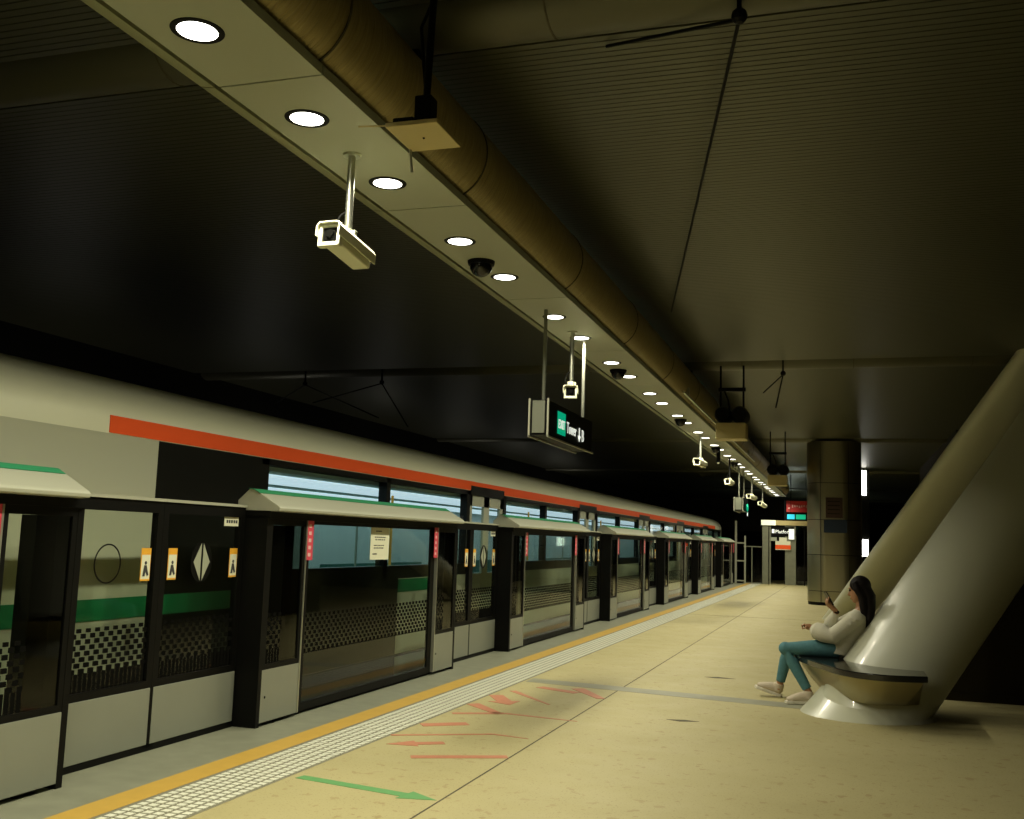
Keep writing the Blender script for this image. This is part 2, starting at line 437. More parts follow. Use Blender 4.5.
def dome(y, lab):
    r = empty('dome_camera', (-2.63, y, ZS), lab, 'dome camera', 'black dome cameras under the ceiling strip')
    MB().lathe([(0, 0), (.105, 0), (.10, -.03), (0, -.03)], n=28).build('base', 'black', r, True)
    MB().lathe([(.088, -.028), (.085, -.06), (.065, -.095), (.035, -.115), (.0, -.12)], n=28).build('dome', 'blackg', r, True)
for y, lab in ((7.18, 'black dome camera between the fourth and fifth visible downlights'), (12.2, 'black dome camera beyond the large hanging sign'),
               (17.25, 'third black dome camera along the ceiling strip'), (22.25, 'fourth black dome camera along the ceiling strip'),
               (26.25, 'fifth black dome camera along the ceiling strip')):
    dome(y, lab)

def cctv(y, drop, yaw, pitch, lab, L=.46, pole='alu'):
    r = empty('security_camera', (-2.6, y, ZS), lab, 'security camera', 'white box cameras hanging from the ceiling strip')
    MB().lathe([(0, 0), (.05, 0), (.05, -.012), (0, -.012)], n=24).build('ceiling_plate', 'alu', r, True)
    MB().tube([(0, 0, -.01), (0, 0, -drop)], .021, 16).build('pole', pole, r, True)
    MB().tube([(0, 0, -drop + .12), (-.035, -.03, -drop + .08), (-.05, -.06, -drop + .02), (-.03, -.08, -drop - .03)], .008, 8).build('cable', 'black', r, True)
    mt = MB().box(-.03, .03, -.035, .035, -drop - .03, -drop + .005).box(.02, .05, -.015, .015, -drop - .045, -drop + .0)
    mt.build('bracket', 'white', r, bevel=.004)
    R = Matrix.Rotation(yaw, 3, 'Z') @ Matrix.Rotation(pitch, 3, 'X')
    def T(mb):
        mb.v = [tuple(R @ Vector(v) + Vector((0, 0, -drop - .095))) for v in mb.v]; return mb
    h = L / 2
    T(MB().box(-.055, .055, -h + .03, h - .02, -.055, .045)).build('housing', 'white', r, bevel=.01)
    T(MB().prism_y([(-.072, -.02), (-.072, .035), (-.055, .06), (.055, .06), (.072, .035), (.072, -.02), (.066, -.02), (.066, .033), (.052, .054), (-.052, .054), (-.066, .033), (-.066, -.02)], -h - .02, h)).build('sunshield', 'white', r)
    fr = T(MB().box(-.066, -.045, -h, -h + .04, -.065, .05).box(.045, .066, -h, -h + .04, -.065, .05).box(-.066, .066, -h, -h + .04, -.075, -.05).box(-.066, .066, -h, -h + .04, .035, .05)).build('front_frame', 'white', r, bevel=.006)
    T(MB().box(-.045, .045, -h + .015, -h + .032, -.05, .035)).build('window', 'blackg', r)
    T(MB().lathe([(0, -h + .002), (.022, -h + .002), (.026, -h + .02), (0, -h + .02)], n=20, axis='y')).build('lens', 'blackg', r, True)
cctv(4.94, .44, -.04, -.14, 'nearest white box camera hanging on a steel pole from the strip', .40)
cctv(9.85, .52, .22, .10, 'white box camera facing the platform between the poles of the large hanging sign', .34)
cctv(19.6, .46, -.2, -.1, 'white box camera on a pole beyond the third dome camera', .42)
cctv(24.8, .50, -.2, -.1, 'small white box camera just before the far hanging sign', .34, 'black')
cctv(31.0, .55, -.3, -.1, 'white box camera beyond the far hanging sign', .5)
cctv(35.15, .60, -.3, -.2, 'farthest white box camera hanging from the strip', .5)
r = empty('hanging_speaker', (-2.6, 22.5, ZS), 'thin black tubular fitting hanging from the strip with a white tip', 'fitting')
MB().tube([(0, 0, 0), (0, 0, -.30)], [.045, .04], 16).build('tube', 'black', r, True)
MB().ball((0, 0, -.31), .03, 12).build('tip', 'white', r, True)

# ---------------------------------------------------------------- hanging signs
def hanging_sign(y0, L, H, xf, dep, zt, lab, words, grp='hanging direction signs'):
    r = empty('hanging_sign', (xf, y0, zt - H), lab, 'sign', grp)
    MB().box(-dep + .015, -.015, .012, L, .012, H - .012).build('body', 'black', r)
    MB().box(-dep + .035, -.04, 0, .014, .03, H - .02).build('end_panel', 'greyd', r)
    MB().box(-.016, .0, -.01, .01, 0, H).box(-dep, -dep + .016, -.01, .01, 0, H).build('end_rail', 'cover', r)
    MB().box(-.014, .004, -.01, L, -.008, .006).box(-dep - .002, -dep + .014, -.01, L, -.008, .006).build('bottom_rail', 'alu', r)
    xm = -dep / 2
    for yy, m_, rr in ((.14, 'greyd', .017), (L - .09, 'alu', .018)):
        MB().tube([(xm, yy, H - .02), (xm, yy, ZS - zt + H)], rr, 14).build('pole', m_, r, True)
    if words:
        # writing on the side that faces the platform (+x)
        g = MB().box(-.014, -.010, .34, .62, .06, .27).build('exit_block', 'signgreen', r)
        MB().box(-.0095, -.009, .35, .61, .235, .26).build('exit_bar', 'signgreen', g)
        rot = (PI / 2, 0, PI / 2)
        text('exit_text', 'EXIT', .12, 'signwhite', (-.008, .36, .115), rot, r, sx=.92)
        text('word_text', 'Tower', .155, 'signwhite', (-.008, .66, .10), rot, r, sx=.85)
        ic = MB().box(-.010, -.006, 1.13, 1.16, .09, .2).prism_x([(1.09, .12), (1.2, .12), (1.145, .06)], -.010, -.006)
        ic.build('arrow_icon', 'signwhite', r)
        text('exit_letter', 'B', .17, 'signwhite', (-.008, 1.24, .075), rot, r)
    return r
hanging_sign(8.72, 1.70, .34, -2.50, .19, 2.76, 'large black hanging sign with green exit block nearest to the camera', True)
s2 = hanging_sign(27.2, 1.6, .36, -2.50, .24, 2.78, 'small far hanging sign seen end on with a green glow', False)
MB().ball((.02, 1.0, .12), .10, 14, (.3, 1, 1)).build('green_light', 'signgreen', s2, True)
MB().ball((.02, 1.0, -.06), .05, 14, (.3, 1, 1)).build('white_light', 'signwhite', s2, True)

# ---------------------------------------------------------------- units slung beside the duct
r = empty('antenna_plate', (-1.81, 4.12, 3.30), 'square cream plate unit hanging from the ceiling beside the duct, nearest', 'ceiling unit')
MB().box(-.125, .125, -.15, .15, 0, .022).build('plate', 'cream', r, bevel=.004)
MB().box(-.10, -.0, -.13, .0, .022, .05).box(-.01, .07, -.10, -.02, .022, .16).build('housing', 'black', r, bevel=.006)
MB().tube([(.03, -.06, .1), (.06, -.06, 1.2)], .017, 12).tube([(.03, -.06, .15), (-.01, -.06, .5), (.04, -.06, .62)], .008, 8).build('pole', 'black', r, True)
MB().tube([(-.125, -.14, .012), (-.25, -.16, .012)], .004, 8).build('side_wire', 'cream', r)
MB().tube([(-.12, .12, .01), (-.12, .15, -.10)], .007, 8).build('pin', 'alu', r)
MB().ball((0, 0, -.001), .006, 10).build('indicator', 'black', r)
def drum_unit(y, x, z, lab):
    r = empty('twin_drum_unit', (x, y, z), lab, 'ceiling unit', 'twin drum units slung beside the duct')
    MB().box(-.24, .24, -.2, .25, 0, .26).build('box', 'cream', r, bevel=.01)
    for sx in (-.13, .14):
        MB().lathe([(0, -.22), (.11, -.22), (.135, -.15), (.135, .2), (0, .2)], (sx, 0, .40), 24, 'y').build('drum', 'black', r, True)
    MB().box(-.20, -.17, 0, .03, .26, 4.46 - z).box(.17, .2, 0, .03, .26, 4.46 - z).box(-.22, .22, -.02, .05, .80, .86).tube([(-.12, 0, .8), (-.06, 0, .65), (-.04, 0, .5)], .012, 8).build('hanger_frame', 'black', r)
drum_unit(17.0, -1.75, 3.23, 'cream box with two black drums slung beside the duct')
drum_unit(27.0, -1.62, 3.07, 'cream box unit with black drums farther along the duct')
MB_ = MB().tube([(-2.17, 14.5, 3.66), (-2.17, 26.6, 3.66)], .018, 10).box(-2.2, -2.16, 15, 15.04, 3.66, 3.80).box(-2.2, -2.16, 20, 20.04, 3.66, 3.80).box(-2.2, -2.16, 25, 25.04, 3.66, 3.80).build('conduit', 'alu', smooth=True)
tag(MB_, 'thin pale metal conduit running beside the far part of the duct', 'conduit')

# ---------------------------------------------------------------- platform screen gates
def text_lines(mb, x, y0, y1, z0, z1, rows, seed):
    rr = random.Random(seed); h = (z1 - z0) / rows
    for i in range(rows):
        y = y0 + rr.random() * .1 * (y1 - y0)
        while y < y1 - .01:
            wdt = rr.uniform(.05, .16) * (y1 - y0)
            mb.box(x, x + .001, y, min(y + wdt, y1), z0 + i * h + h * .3, z0 + i * h + h * .7); y += wdt * 1.4
def gate():
    L = 4.2
    r = empty('platform_gate', (0, 0, 0), '', 'platform gate', 'sliding gates along the platform edge')
    e = MB().box(-.24, 0, 0, .05, 0, 1.62); e.build('end_column', 'black', r)
    MB().box(-.24, 0, L - .05, L, 0, 1.62).build('end_column', 'black', r)
    for y0 in (.05, 3.58):                       # fixed narrow panel
        MB().box(-.03, .0, y0, y0 + .57, .03, .43).build('kick_panel', 'grey', r, bevel=.003)
        MB().box(-.03, -.002, y0, y0 + .04, .43, 1.62).box(-.03, -.002, y0 + .53, y0 + .57, .43, 1.62).box(-.03, -.002, y0, y0 + .57, .43, .47).box(-.03, -.002, y0, y0 + .57, 1.55, 1.62).build('frame', 'black', r)
        MB().box(-.020, -.012, y0 + .04, y0 + .26, .47, 1.55).build('glass', 'frit_door', r)
        MB().box(-.020, -.012, y0 + .26, y0 + .53, .47, 1.55).build('dark_glass', 'glass_dk', r)
        MB().box(-.16, -.05, y0 + .30, y0 + .46, 0, 1.55).build('drive_post', 'black', r)
        MB().ball((.001, y0 + .06, .22), .011, 10, (.4, 1, 1)).build('lock', 'black', r)
    for y0 in (.62, 3.565):
        MB().box(-.03, .006, y0, y0 + .014, .03, 1.62).build('edge_strip', 'alu', r)
    # sliding leaf in the middle
    MB().box(-.06, -.03, .64, .74, 0.03, 1.62).box(-.06, -.03, 3.46, 3.56, .03, 1.62).box(-.06, -.03, .74, 3.46, .03, .09).box(-.06, -.03, .74, 3.46, 1.57, 1.62).build('sliding_frame', 'black', r)
    MB().box(-.05, -.04, .74, 3.46, .09, 1.57).build('sliding_glass', 'frit_big', r)
    MB().box(-.20, -.065, .2, L - .2, 0, .03).build('sill', 'black', r)
    for y0 in (.637, 3.464):
        st = MB().box(.0005, .004, y0, y0 + .10, 1.27, 1.60).build('red_sticker', 'redstk', r)
        mk = MB()
        for q in range(5): mk.box(.0038, .0048, y0 + .02, y0 + .065, 1.30 + q * .06, 1.33 + q * .06)
        mk.build('sticker_marks', 'pinkstk', st)
    MB().box(-.25, .02, 0, L, 1.60, 1.66).build('header', 'black', r)
    MB().prism_y([(.10, 1.66), (.105, 1.685), (.09, 1.70), (-.13, 1.825), (-.18, 1.83), (-.28, 1.74), (-.28, 1.66), (0, 1.655)], 0, L - .08).build('cover', 'cover', r, bevel=.006)
    MB().prism_y([(-.075, 1.797), (-.075, 1.800), (-.132, 1.831), (-.178, 1.8345), (-.178, 1.831), (-.13, 1.826)], -.02, L - .10).build('green_strip', 'green', r)
    return r
def rescue_door(kind):
    W = 1.02
    r = empty('rescue_door', (0, 0, 0), '', 'platform door', 'hinged doors between the sliding gates')
    MB().box(-.05, 0, 0, .06, .02, 1.68).box(-.05, 0, W - .06, W, .02, 1.68).box(-.05, 0, .06, W - .06, .40, .47).box(-.05, 0, .06, W - .06, 1.60, 1.68).box(-.05, 0, 0, W, .0, .05).build('frame', 'black', r)
    MB().box(-.04, .004, .02, W - .015, .045, .42).build('kick_panel', 'grey', r, bevel=.003)
    MB().box(-.028, -.018, .06, W - .06, .47, 1.60).build('glass', 'frit_door', r)
    MB().box(-.06, .015, 0, W, 1.68, 1.70).build('top_rail', 'cover', r)
    yc, zc = .50, 1.26
    if kind == 'ring':
        mb = MB(); n = 40; ri, ro = .118, .128
        mb.prism_x([(yc + ro * math.cos(2 * PI * i / n), zc + ro * math.sin(2 * PI * i / n)) for i in range(n)] +
                   [(yc + ri * math.cos(-2 * PI * i / n), zc + ri * math.sin(-2 * PI * i / n)) for i in range(n)], -.017, -.015)
        # build ring as quads for a clean shape
        mb = MB()
        for i in range(n):
            a, b = 2 * PI * i / n, 2 * PI * (i + 1) / n
            mb.prism_x([(yc + ri * math.cos(a), zc + ri * math.sin(a)), (yc + ro * math.cos(a), zc + ro * math.sin(a)), (yc + ro * math.cos(b), zc + ro * math.sin(b)), (yc + ri * math.cos(b), zc + ri * math.sin(b))], -.017, -.015)
        mb.build('ring_emblem', 'black', r)
        ys = (W - .19,)
    else:
        MB().prism_x([(yc + .13 * math.cos(2 * PI * i / 32), zc + .15 * math.sin(2 * PI * i / 32)) for i in range(32)], -.017, -.0165).build('emblem_disc', 'black', r)
        MB().prism_x([(yc - .012, zc + .135), (yc - .10, zc), (yc - .012, zc - .135)], -.016, -.014).prism_x([(yc + .012, zc + .135), (yc + .10, zc), (yc + .012, zc - .135)], -.016, -.014).build('diamond_emblem', 'diamond', r)
        ys = (.10, W - .16)
        pl = MB().box(-.017, -.014, W - .26, W - .07, 1.53, 1.60).build('name_plate', 'paper', r)
        tx = MB(); text_lines(tx, -.0138, W - .245, W - .085, 1.535, 1.595, 1, 5); tx.build('plate_text', 'ink', pl)
    for i, y0 in enumerate(ys):
        st = MB().box(-.017, -.014, y0, y0 + .10, 1.14, 1.36).build('notice_sticker', 'yelstk', r)
        s2_ = MB().box(-.0142, -.0132, y0 + .005, y0 + .095, 1.152, 1.315).build('sticker_panel', 'paper', st)
        pg = MB().ball((-.013, y0 + .05, 1.26), .013, 10, (.1, 1, 1)).prism_x([(y0 + .02, 1.17), (y0 + .045, 1.17), (y0 + .05, 1.20), (y0 + .07, 1.17), (y0 + .085, 1.18), (y0 + .06, 1.245), (y0 + .035, 1.245)], -.0132, -.0125)
        pg.build('pictogram', 'ink', st)
    return r
UY = [7.1 + 6.25 * k for k in range(-1, 6)]
g0 = gate()
GL = ['cut by the left edge of the photograph', 'second from the left, with a white notice on its glass', 'third from the left, just beyond the notice',
      'fourth from the left', 'fifth from the left', 'sixth from the left', 'last, beside the white fence posts']
for i, y in enumerate(UY):
    lab = 'low glass platform gate, ' + GL[i]
    if i == 0: o = g0; o.location = (-4.3, y, 0); o['label'] = lab
    else: o = dup(g0, (-4.3, y, 0), lab)
    if i == 1:
        n_ = MB().box(-.0395, -.037, 1.94, 2.36, 1.26, 1.59).build('notice', 'paper', o)
        for a_, b_, c_, d_, n_rows, sd in ((2.05, 2.19, 1.52, 1.55, 1, 1), (2.02, 2.27, 1.44, 1.49, 2, 2), (2.01, 2.25, 1.36, 1.41, 2, 3), (1.99, 2.1, 1.30, 1.33, 1, 4)):
            tx = MB(); text_lines(tx, -.0369, a_, b_, c_, d_, n_rows, sd); tx.build('notice_text', 'ink', n_)
ra = rescue_door('ring'); rb = rescue_door('diamond')
for i, y in enumerate(UY[1:]):
    la = 'hinged glass door with ring emblem, %s such door from the left' % ORD[i]
    lb = 'hinged glass door with split grey diamond emblem, %s such door from the left' % ORD[i]
    if i == 0: a, b = ra, rb; a['label'] = la; b['label'] = lb
    else: a, b = dup(ra, (0, 0, 0), la), dup(rb, (0, 0, 0), lb)
    a.location = (-4.5, y - 2.048, 0); b.location = (-4.5, y - 1.026, 0)

# ---------------------------------------------------------------- train
def train():
    r = empty('train', (-5.0, 0, 0), 'silver metro train with red upper band and black window band behind the gates', 'train')
    Y0, Y1 = -4.0, 44.5
    prof = [(0, 2.16), (0, 2.28), (-.04, 2.38), (-.14, 2.50), (-.34, 2.60), (-.60, 2.675), (-.95, 2.745), (-1.6, 2.80), (-2.3, 2.745), (-2.9, 2.60), (-3.1, 2.45), (-3.2, 2.2), (-3.2, 2.16)]
    MB().prism_y(prof, Y0, Y1).build('roof', 'train_roof_lit', r, smooth=True)
    low = MB().box(-.12, 0, Y0, Y1, -.6, 1.0)
    wins = []; doors = []
    y = 9.0 - 6.25 * 3
    k = -1
    # layout: door 1.5 wide, window 3.0 wide
    D0 = [14.3 + 6.25 * k for k in range(-3, 5)]
    side = MB().box(-.12, 0, Y0, Y1, -.6, 1.0).box(-.12, 0, Y0, Y1, 2.1, 2.16)
    SIL_END = 6.62
    pill = MB()
    side.box(-.12, 0, Y0, SIL_END, 1.0, 2.1)
    side.box(-3.2, -3.08, Y0, Y1, -.6, 2.16).box(-3.2, 0, Y1 - .1, Y1, -.6, 2.16).box(-3.2, 0, Y0, Y1, -.6, -.02)
    side.build('body', 'train', r)
    blk = MB().box(-.115, .004, SIL_END, 8.1, .14, 2.158)
    glass = []
    for i, d in enumerate([8.1] + [q for q in D0 if q > 13]):
        # window from d_start to next door
        if i == 0: ws, we = 8.1, 13.55
        else: ws, we = d + .75, d + 5.5
        we = min(we, Y1 - .3)
        if ws >= we - .5: continue
        m_ = (ws + we) / 2
        blk.box(-.10, .004, ws, ws + .12, 1.0, 2.158).box(-.10, .004, we - .12, we, 1.0, 2.158).box(-.10, .004, ws, we, 1.0, 1.15).box(-.10, .004, ws, we, 2.10, 2.158).box(-.10, .004, m_ - .05, m_ + .05, 1.0, 2.158)
        for a_, b_ in ((ws + .12, m_ - .05), (m_ + .05, we - .12)):
            MB().box(-.03, -.02, a_, b_, 1.15, 2.10).build('window', 't_glass', r)
    blk.build('window_band', 'train_blk', r)
    for d in [q for q in D0 if 13 < q < Y1 - 1]:
        dd = MB().box(-.05, -.012, d - .74, d - .01, .02, 1.0).box(-.05, -.012, d + .01, d + .74, .02, 1.0).box(-.05, -.012, d - .74, d - .62, 1.0, 2.12).box(-.05, -.012, d + .62, d + .74, 1.0, 2.12).box(-.05, -.012, d - .12, d + .12, 1.0, 2.12).box(-.05, -.012, d - .74, d + .74, 1.95, 2.12)
        o = dd.build('door', 'train', r)
        MB().box(-.04, -.03, d - .62, d - .12, 1.0, 1.95).box(-.04, -.03, d + .12, d + .62, 1.0, 1.95).build('door_glass', 't_glass', o)
        MB().box(-.02, .008, d - .74, d + .74, 2.10, 2.23).build('door_lintel', 'train_blk', r)
    MB().box(-.05, .006, 6.05, Y1 - 2.2, 2.165, 2.29).build('red_band', 'train_red', r)
    MB().box(-.05, .006, -3, 7.9, .84, .99).box(-.05, .006, 11.2, 12.6, .84, .99).build('green_band', 'train_grn', r)
    MB().box(-.05, .003, 7.9, 11.2, -.3, 1.0).build('black_skirt', 'train_blk', r)
    dot = MB()
    MB().box(-.06, .010, SIL_END + .02, Y1, .10, .13).build('step_rail', 'train_blk', r)
    # interior seen through the windows
    MB().box(-3.07, -3.03, 6.5, Y1 - .2, 0, 2.1).build('inner_wall', 't_int', r)
    MB().box(-3.05, -.12, 6.5, Y1 - .2, 2.06, 2.10).build('inner_ceiling', 't_int', r)
    MB().box(-3.05, -.12, 6.5, Y1 - .2, -.01, .01).build('inner_floor', 'seat', r)
    MB().box(-3.05, -.12, 6.5, 6.56, 0, 2.1).build('bulkhead', 't_int', r)
    for x0 in (-2.45, -.85):
        MB().box(x0 - .35, x0 + .45, 7.2, Y1 - 1, 2.03, 2.058).build('lamp', 't_lamp', r)
    for yy in (8.6, 14.9, 21.1, 27.4, 33.6):
        s = MB().box(-3.02, -2.6, yy, yy + 3.9, .35, .45).box(-3.02, -2.9, yy, yy + 3.9, .45, 1.0).build('seat', 'seat', r)
        MB().tube([(-2.3, yy - .2, 0), (-2.3, yy - .2, 2.05)], .018, 10).build('grab_pole', 'alu', r, True)
        MB().tube([(-.8, yy + 4.1, 0), (-.8, yy + 4.1, 2.05)], .018, 10).build('grab_pole', 'yelstk', r, True)
train()

# ---------------------------------------------------------------- leaning columns
def ring(cx, cy, z, rx, ry, n=56, rot=0): return [(cx + rx * math.cos(2 * PI * k / n + rot), cy + ry * math.sin(2 * PI * k / n + rot), z) for k in range(n)]
def strut(X0, Y0, a, b, rx, ry, lab, flare):
    n = 56; mb = MB(); rows = []
    zs = [0, .06, .14, .25, .4, .6, .9, 1.4, 2, 2.8, 3.6, 4.55]
    for z in zs:
        f_ = flare * max(0, 1 - z / .45) ** 1.6
        rows.append(ring(X0 + a * z + f_ * -.10, Y0 + b * z - f_ * .3, z, rx * (1 + f_ * .10), ry * (1 + f_ * .22), n))
    for rw in rows: mb.v += rw
    for i in range(len(zs) - 1):
        for k in range(n): mb.f.append((i * n + k, i * n + (k + 1) % n, (i + 1) * n + (k + 1) % n, (i + 1) * n + k))
    mb.f += [tuple(reversed(range(n))), tuple((len(zs) - 1) * n + k for k in range(n))]
    o = mb.build('leaning_column', 'strut', smooth=True)
    return tag(o, lab, 'column', 'leaning white columns')
strut(.20, 10.42, .70, .40, .545, .50, 'thick glossy white leaning column rising from the bench to the right', .45)
strut(-.02, 23.7, .65, -1.6, .47, .45, 'second leaning white column behind the seated person', 0)

# bench wrapped round the near column
def bench():
    r = empty('bench', (.2, 10.35, 0), 'black topped curved bench on a brushed metal cone around the near leaning column', 'bench')
    O = Vector((.2, 10.35))
    outline = [(.66, 9.56), (.50, 9.49), (.30, 9.46), (.10, 9.53), (-.06, 9.70), (-.18, 9.95), (-.30, 10.25), (-.41, 10.55), (-.49, 10.85), (-.50, 11.15), (-.38, 11.38), (-.12, 11.45), (.1, 11.35)]
    # smooth the outline
    def cr(P, m_=5):
        q = []
        for i in range(len(P) - 1):
            p0, p1, p2, p3 = [Vector(P[max(0, min(len(P) - 1, i + d))]) for d in (-1, 0, 1, 2)]
            for t in range(m_):
                t /= m_; q.append(tuple(.5 * ((2 * p1) + (p2 - p0) * t + (2 * p0 - 5 * p1 + 4 * p2 - p3) * t * t + (3 * p1 - p0 - 3 * p2 + p3) * t ** 3)))
        return q + [P[-1]]
    out = cr(outline)
    inner = [(.66, 9.98), (.55, 9.98), (.40, 10.02), (.22, 10.12), (.06, 10.35), (.0, 10.6), (.06, 10.85), (.2, 11.0)]
    inn = cr(inner)
    poly = [tuple(Vector(p) - O) for p in out] + [tuple(Vector(p) - O) for p in reversed(inn)]
    MB().prism_z(poly, .405, .46).build('seat_slab', 'slab', r, bevel=.008)
    # cone below: outline shrinking toward the column foot
    mb = MB(); foot = Vector((.20, 10.35)); lv = [(.405, .93), (.35, .88), (.28, .80), (.21, .71), (.165, .64)]
    n = len(out)
    for z, s in lv:
        for p in out:
            q = foot + (Vector(p) - foot) * s; mb.v.append((q.x - O.x, q.y - O.y, z))
        for p in reversed(inn):
            q = Vector(p); q = foot + (q - foot) * 1.0 + Vector((-.2 * (.405 - z), 0)) ; mb.v.append((q.x - O.x, q.y - O.y, z))
    N = n + len(inn)
    for i in range(len(lv) - 1):
        for k in range(N): mb.f.append((i * N + k, i * N + (k + 1) % N, (i + 1) * N + (k + 1) % N, (i + 1) * N + k))
    mb.f += [tuple(range(N)), tuple(reversed([(len(lv) - 1) * N + k for k in range(N)]))]
    mb.build('cone_base', 'steel', r, smooth=True)
    # white plinth
    MB().lathe([(0, 0), (.55, 0), (.535, .03), (.48, .12), (.43, .22), (.36, .36), (0, .36)], (.03, -.02, 0), 56).build('plinth', 'strut', r, smooth=True)
bench()

# ---------------------------------------------------------------- round clad pillar
def pillar():
    r = empty('clad_pillar', (-.27, 29.9, 0), 'dark rounded metal clad pillar in the middle distance', 'pillar')
    def prof(s=0):
        q = []; R_ = .50; w2, d2 = .72 + s, .70 + s
        for cx, cy, a0 in ((w2 - R_, -d2 + R_, -90), (w2 - R_, d2 - R_, 0), (-w2 + R_, d2 - R_, 90), (-w2 + R_, -d2 + R_, 180)):
            for i in range(9):
                a = math.radians(a0 + i * 90 / 8); q.append((cx + R_ * math.cos(a), cy + R_ * math.sin(a)))
        return q
    mb = MB(); z = .08
    for z1 in (.38, 1.35, 2.3, 3.3, 4.45):
        mb.prism_z(prof(), z + .008, z1 - .008); z = z1
    mb.build('cladding', 'pillar', r, smooth=True)
    MB().prism_z(prof(-.015), 0, 4.45).box(-.36, -.35, -.702, -.6, .08, 4.4).box(.37, .38, -.702, -.6, .08, 4.4).build('core', 'black', r)
    MB().box(-.22, .22, -.72, -.70, 2.35, 2.9).build('red_panel', 'faintred', r)
    MB().box(-.27, .33, -.72, -.70, 1.95, 2.30).build('blue_panel', 'faintblue', r)
    tx = MB()
    for q in range(4): tx.box(-.17, .15, -.7225, -.72, 2.45 + q * .11, 2.48 + q * .11)
    tx.build('panel_lines', 'dark', r)
pillar()

# ---------------------------------------------------------------- far end of the platform
YE = 44.0
r = empty('end_screen', (-2.6, YE, 0), 'glazed doorway with lit header at the far end of the platform', 'doorway')
MB().box(-.68, 1.9, -.05, .15, 2.43, 2.62).build('header', 'cream', r)
MB().box(-.70, -.12, -.06, -.05, 2.42, 2.63).build('lit_header', 'lobby', r)
MB().box(-.66, -.42, 0, .12, 0, 2.43).box(-.38, -.32, 0, .12, 0, 2.43).build('left_post', 'edge', r)
MB().box(.25, .68, 0, .12, 0, 2.43).build('right_post', 'edge', r)
sg = MB().box(-.30, .60, -.04, 0, 1.98, 2.36).build('platform_sign', 'black', r)
text('platform_text', 'Platform', .20, 'signwhite', (-.14, -.045, 2.10), (PI / 2, 0, 0), r)
MB().box(-.27, -.17, -.05, -.04, 2.1, 2.26).build('sign_square', 'signwhite', r)
MB().box(.40, .62, -.07, -.05, 1.86, 2.28).build('pictogram_panel', 'signwhite', r)
MB().box(-.32, -.08, -.05, 0, 1.78, 1.93).build('small_plate', 'diamond', r)
MB().box(-.13, .47, -.06, -.02, 1.42, 1.78).box(.02, .32, -.06, -.02, 1.78, 1.93).build('white_poster', 'paper', r)
MB().box(-.13, .48, -.065, -.06, 1.45, 1.62).build('red_poster_band', 'train_red', r)
MB().box(.72, 1.9, .02, .04, 0, 2.43).build('glass_panel', 't_glass', r)
MB().box(1.0, 1.04, 0, .06, 0, 2.43).box(1.3, 1.33, 0, .06, 0, 2.43).build('mullion', 'black', r)
r2 = empty('end_fence', (-3.7, YE, 0), 'low grey glass fence beside the far doorway', 'fence')
MB().box(-.32, .42, 0, .02, .05, 1.5).build('panel', 'glass_dk', r2)
MB().box(-.32, .42, -.01, .03, 0, .05).box(-.32, .42, -.01, .03, 1.5, 1.54).box(.0, .04, -.01, .03, 0, 1.5).build('rail', 'edge', r2)
r3 = empty('fence_gate', (-4.25, 43.2, 0), 'white posts and red plate closing the far end of the platform gates', 'fence')
MB().box(-.05, .03, 0, .05, 0, 2.55).box(.33, .39, 0, .05, 0, 1.95).build('post', 'cover', r3)
MB().box(.03, .33, 0, .04, 1.62, 1.68).box(.03, .33, 0, .04, .9, .95).box(.03, .33, 0, .04, .1, .15).build('rail', 'cover', r3)
MB().box(-.35, -.08, 0, .03, 1.25, 1.65).build('red_plate', 'redstk', r3)
o = MB().box(-2.27, -1.15, 43.6, 43.7, 2.97, 3.42).build('red_sign', 'signred'); tag(o, 'dark red hanging sign above the far doorway', 'sign')
tx = MB()
for q in range(9): tx.box(-2.05 + q * .09, -2.0 + q * .09, 43.59, 43.6, 3.15 + (q % 3) * .02, 3.26)
tx.ball((-2.16, 43.59, 3.12), .04, 10).build('sign_marks', 'pinkstk', o)
MB().box(-2.1, -2.08, 43.64, 43.66, 3.42, 4.5).box(-1.3, -1.28, 43.64, 43.66, 3.42, 4.5).build('hanger', 'black', o)
o = MB().box(-2.28, -1.3, 43.2, 43.28, 2.62, 2.9).build('exit_sign', 'black'); tag(o, 'small sign with cyan and green lit fields above the far doorway', 'sign')
MB().box(-2.22, -1.93, 43.19, 43.2, 2.67, 2.86).build('cyan_field', 'signcyan', o)
MB().box(-1.88, -1.5, 43.19, 43.2, 2.67, 2.86).build('green_field', 'signgreen', o)
MB().box(-2.1, -2.09, 43.23, 43.25, 2.9, 4.5).box(-1.5, -1.49, 43.23, 43.25, 2.9, 4.5).build('hanger', 'black', o)
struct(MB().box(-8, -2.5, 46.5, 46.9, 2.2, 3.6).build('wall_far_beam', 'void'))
struct(MB().box(-3.6, -.2, 50, 50.2, 0, 3.0).build('wall_lobby', 'dark'))
# added unseen uplights brightening the far ceiling, for the hall beyond the doorway
for yy, xx in ((48, -2.2), (56, -3), (62, -1)):
    area((xx, yy, 2.4), 22, .8, (.85, 1.0, .85), (PI, 0, 0), PI)
# added lamps, unseen behind the train, to brighten the left ceiling
for i, yy in enumerate((1, 7, 13, 19, 25, 31, 37, 43)):
    tl = empty('ceiling_fill_lamp', (-11.9, yy, 1.2), 'added unseen lamp behind the train brightening the left ceiling, the %s along' % ORD[i], 'lamp', 'added lamps for the left ceiling')
    MB().box(0, .06, -.6, .6, 0, .08).build('diffuser', 'lamp', tl); MB().box(-.1, 0, -.65, .65, -.03, .11).build('housing', 'black', tl)
    l = area((-11.6, yy, 1.5), 8, 1.0, rot=(0, PI - .7, 0), spread=PI)
